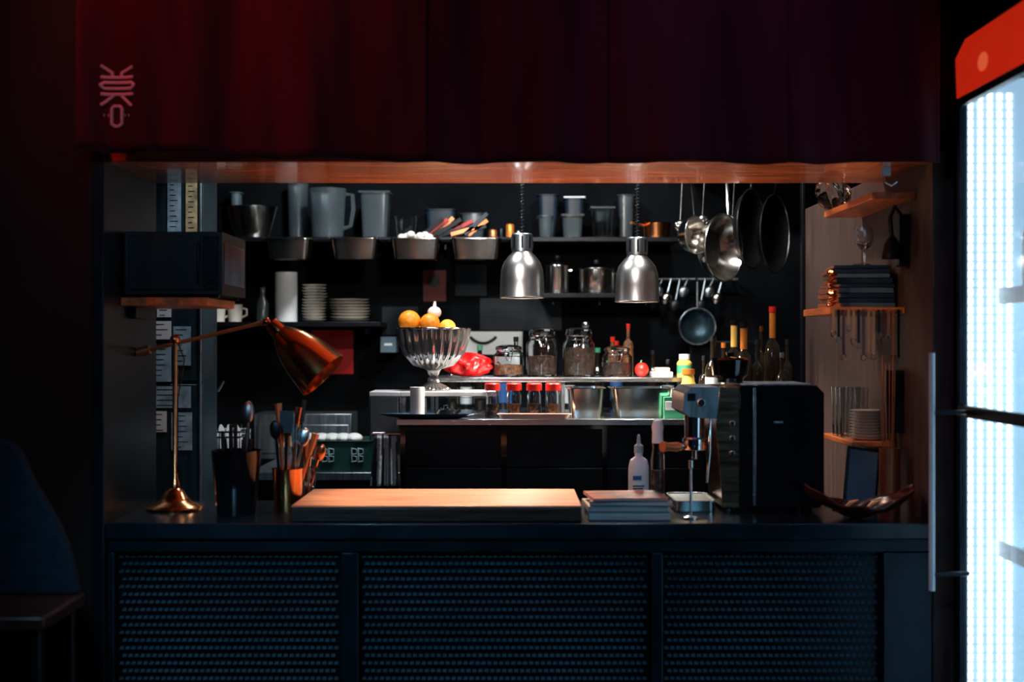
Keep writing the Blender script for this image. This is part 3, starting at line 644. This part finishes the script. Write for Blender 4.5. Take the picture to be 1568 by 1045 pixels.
b=O('hanging_towel',smooth=80); tx0,tx1=X(573,4.9),X(606,4.9)
def f(u,v):
    x=tx0+(tx1-tx0)*u+.02*(1-v)*(u-.6); return Vector((x,4.905+.012*math.sin(u*16)*(1.1-v)-.0,Z(745,4.9)+(Z(668,4.9)-Z(745,4.9))*v))
k0=b.mi(towelm);k1=b.mi(toweld)
b.sheet(f,32,16,towelm)
for fc in b.b.faces:
    u=(fc.calc_center_median().x-tx0)/(tx1-tx0)
    if int(u*9)%3==0: fc.material_index=k1
o=b.done(False); md=o.modifiers.new('t','SOLIDIFY'); md.thickness=.003
b=O('towel_bar'); b.tube([(tx0-.01,4.915,Z(666,4.9)),(ix0+.012,4.915,Z(666,4.9))],.005,steel); b.tube([(tx0-.01,4.915,Z(666,4.9)),(tx0-.01,4.96,Z(666,4.9)),(ix0+.0095,4.96,Z(666,4.9))],.005,steel); b.done()
b=O('wire_dish_rack'); wx0,wx1=X(308,5.45)+.01,X(372,5.45)
for lz in(BZ+.01,BZ+.07,BZ+.13,BZ+.15):
    b.tube([(wx0,5.38,lz),(wx1,5.38,lz),(wx1,5.6,lz),(wx0,5.6,lz)],.004,chrome,6,True)
for i in range(9):
    x=wx0+(wx1-wx0)*i/8; b.tube([(x,5.38,BZ+.15),(x,5.38,BZ+.004),(x,5.6,BZ+.004),(x,5.6,BZ+.15)],.0022,chrome,6)
for i in range(4): b.lathe((wx0+.03+i*.03,5.49,BZ+.095),[(0,0),(.05,0),(.075,.008),(.078,.01),(0,.004)],white,24,T=R('Y',80))
b.done()
b=O('glass_tumbler_row')
for i in range(3): b.lathe((X(316+i*22,5.72),5.72,BZ+e),[(0,0),(.024,0),(.028,.16),(.026,.16),(.022,.005),(0,.005)],glass,20)
b.done()
b=O('kitchen_faucet'); x=X(312,5.9)
b.lathe((x,5.85,BZ+e),[(0,0),(.025,0),(.022,.02),(.012,.03),(0,.03)],chrome,20)
b.tube([(x,5.85,BZ+.02),(x,5.85,1.24),(x+.02,5.84,1.27),(x+.08,5.8,1.3),(x+.1,5.8,1.34)],.009,chrome,10); b.done()
# ------------------------------------------------------------ glass-door fridge (right)
fx=1.105; yb=3.52; ynr=2.75; top=2.42
f_=O('display_refrigerator',.002)
f_.box(fx+.02,1.85,yb,yb+.03,0,top,blackm); f_.box(fx+.02,1.85,ynr-.03,ynr,0,top,blackm); f_.box(1.80,1.85,ynr,yb,0,top,blackm)
f_.box(fx+.02,1.80,ynr,yb,0,.12,blackm); f_.box(fx+.02,1.80,ynr,yb,2.15,top,blackm)
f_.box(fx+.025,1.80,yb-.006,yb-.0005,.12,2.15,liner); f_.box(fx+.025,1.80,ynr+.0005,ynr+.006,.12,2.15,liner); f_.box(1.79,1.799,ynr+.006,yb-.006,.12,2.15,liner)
for z in(.5,.98,1.60,):
    f_.box(fx+.10,1.78,ynr+.01,yb-.02,z,z+.012,whitep)
    f_.box(fx+.095,fx+.10,ynr+.01,yb-.02,z-.01,z+.03,whitep)
yy=yb-.006
for xx in(fx+.026,fx+.05,fx+.074,fx+.098,fx+.122):
    z=.16
    while z<2.1: f_.box(xx,xx+.011,yy-.003,yy,z,z+.016,stripm); z+=.022
f_.box(fx,fx+.02,yb-.012,yb+.012,.1,2.08,bluem); f_.box(fx,fx+.02,ynr-.02,ynr+.02,.1,2.08,bluem); f_.box(fx,fx+.02,ynr,yb,.1,.14,bluem); f_.box(fx-.002,fx+.02,ynr,yb,2.08,2.10,bluem)
f_.box(fx-.004,fx+.018,ynr,yb,Z(640,3.45),Z(622,3.45),blackm)
f_.box(fx+.006,fx+.012,ynr+.02,yb-.012,.14,2.08,glass)
f_.prism([(fx-.001,2.102),(fx+.02,2.102),(fx+.02,2.25),(fx-.004,2.20)],ynr-.02,yb+.012,headm,'y')
f_.ball((fx-.003,3.33,2.155),(.003,.035,.022),headw,16)
fridge=f_.done()
h=O('fridge_door_handle'); hx=X(1427,3.43)
h.tube([(hx,3.43,Z(905,3.43)),(hx,3.43,Z(541,3.43))],.007,whitep,12)
for z in(Z(880,3.43),Z(632,3.43)): h.tube([(hx,3.43,z),(fx-.0005,3.44,z)],.006,blackm,8)
h.done(par=fridge)
for z,x,y,m,cp,hh in((1.6125,1.262,3.42,glassd,redp,.27),(1.6125,1.265,3.32,glass,blackm,.2),(.9925,1.27,3.42,glass,blackm,.22),(.5125,1.26,3.40,glass,redp,.24),(1.6125,1.40,3.40,glassd,amber,.25),(.9925,1.40,3.40,glassd,redp,.25)):
    bottle('chilled_bottle',x,y,z,hh,.03,m,cp,white,None,.38,.35)
# ------------------------------------------------------------ chair at left foreground
ch=O('bar_chair',.006,80); sx0,sx1=-1.40,-.955; sz=.937
ch.box(sx0,sx1,2.9,3.19,sz-.03,sz,woodd)
for q in((sx0+.02,2.92),(sx1-.045,2.92),(sx0+.02,3.14),(sx1-.045,3.14)): ch.box(q[0],q[0]+.03,q[1],q[1]+.03,0,sz-.03,blackm)
ch.box(sx0+.03,sx1-.03,2.925,2.94,.3,.325,blackm); ch.box(sx0+.03,sx1-.03,3.15,3.165,.3,.325,blackm); ch.box(sx1-.04,sx1-.02,2.95,3.14,.45,.475,blackm)
pr=[(sx0,sz+.001),(X(130,3.2),sz+.001),(X(118,3.2),1.02),(X(100,3.2),1.09),(X(60,3.2),1.19),(X(42,3.2),1.25),(X(28,3.2),1.275),(X(0,3.2),1.285),(sx0,1.285)]
ch.prism(pr,3.15,3.185,chairm)
ch.box(sx0,sx0+.03,2.92,3.15,sz,1.1,chairm)
ch.done()
# ------------------------------------------------------------ lights
def light(kind,name,loc,energy,col,target=None,size=.1,spot=60,blend=.5,sy=None):
    l=bpy.data.lights.new(name,kind); l.energy=energy; l.color=col
    if kind=='AREA':
        l.size=size
        if sy: l.shape='RECTANGLE'; l.size_y=sy
    elif kind=='SPOT': l.spot_size=math.radians(spot); l.spot_blend=blend; l.shadow_soft_size=size
    else: l.shadow_soft_size=size
    o=bpy.data.objects.new(name,l); o.location=loc; sc.collection.objects.link(o)
    if target is not None: o.rotation_euler=(Vector(target)-Vector(loc)).to_track_quat('-Z','Y').to_euler()
    return o
for i,(x,zb) in enumerate((l1,l2)):
    light('SPOT','heat_lamp_light',(x,4.97,zb+.015),30,(1,.88,.74),(x,4.97,0),.03,150,.6)
light('SPOT','kitchen_ceiling_spot',(-.1,5.3,2.7),430,(1,.58,.36),(-.13,3.85,1.08),.06,24,.6)
light('AREA','kitchen_ceiling_light',(-.35,4.9,2.75),22,(.9,.95,1),(-.3,6.0,1.5),.2,sy=.15)
light('AREA','kitchen_ceiling_light',(.6,4.7,2.75),20,(1,.95,.9),(.7,5.6,1.6),.2,sy=.15)
light('SPOT','added_kitchen_fill',(-.15,4.2,2.1),32,(1,.95,.88),(-.25,6.2,1.65),.03,75,.8)  # this pair is added fill with no fixture, for frontal light and highlights
light('SPOT','added_kitchen_fill',(.25,4.25,2.1),22,(1,.9,.8),(.55,5.6,1.8),.03,55,.8)
light('SPOT','added_soffit_fill',(-.22,4.45,1.35),26,(1,.55,.3),(-.2,3.8,1.95),.03,85,1)  # both are unseen added spots that warm the dim soffit, no real fixture
light('SPOT','added_soffit_fill',(.35,4.45,1.35),28,(1,.55,.3),(.4,3.8,1.95),.03,85,1)
light('SPOT','copper_lamp_light',tuple(lampp+ax*.15),3,(1,.6,.3),tuple(lampp+ax*1.0),.02,110,.5)
light('SPOT','side_wall_spot',(.2,4.6,2.7),22,(1,.58,.4),(1.06,4.0,1.5),.05,50,.7)
light('SPOT','side_shelf_spot',(.3,3.3,1.88),7,(1,.66,.46),(1.0,4.0,1.5),.03,42,.8)
light('SPOT','fridge_front_spot',(-.7,4.3,2.7),36,(.75,.87,1),(-1.03,4.6,1.4),.05,40,.7)
light('SPOT','added_machine_fill',(-.35,2.6,1.88),12,(1,.68,.48),(.48,3.8,1.2),.05,18,.8)  # added front fill to warm the machine column, no fixture behind it
light('SPOT','lamp_front_spot',(-.2,2.7,1.88),7,(1,.72,.5),(-.75,3.85,1.3),.05,28,.8)
light('SPOT','red_room_light',(-1.3,3.0,2.72),11,(1,.05,.05),(-.75,3.5,2.1),.03,95,1)
light('SPOT','red_room_light',(-.55,2.95,2.75),3.6,(1,.07,.08),(-.3,3.5,2.1),.03,85,1)
light('SPOT','purple_room_light',(.6,2.8,2.75),5,(.4,.16,1),(.45,3.5,2.1),.05,95,1)
light('SPOT','teal_room_light',(-.9,2.1,1.9),38,(.22,.70,1),(-.5,3.6,.76),.06,48,1)
light('SPOT','teal_room_light',(.6,1.9,1.9),18,(.22,.68,1),(.45,3.6,.76),.06,50,1)
light('AREA','teal_room_light',(-.6,1.0,2.4),6,(.35,.65,1),(-.5,3.6,1.1),.5)
W=bpy.data.worlds.new('World'); sc.world=W; W.use_nodes=True
W.node_tree.nodes['Background'].inputs[0].default_value=(.04,.09,.15,1); W.node_tree.nodes['Background'].inputs[1].default_value=.06
# ------------------------------------------------------------ camera
cam=bpy.data.cameras.new('camera'); cam.lens=50; cam.sensor_width=36; cam.dof.use_dof=True; cam.dof.focus_distance=4.6; cam.dof.aperture_fstop=2.2
c=bpy.data.objects.new('camera',cam); c.location=(0,0,CH); c.rotation_euler=(math.radians(90),0,0); sc.collection.objects.link(c); sc.camera=c
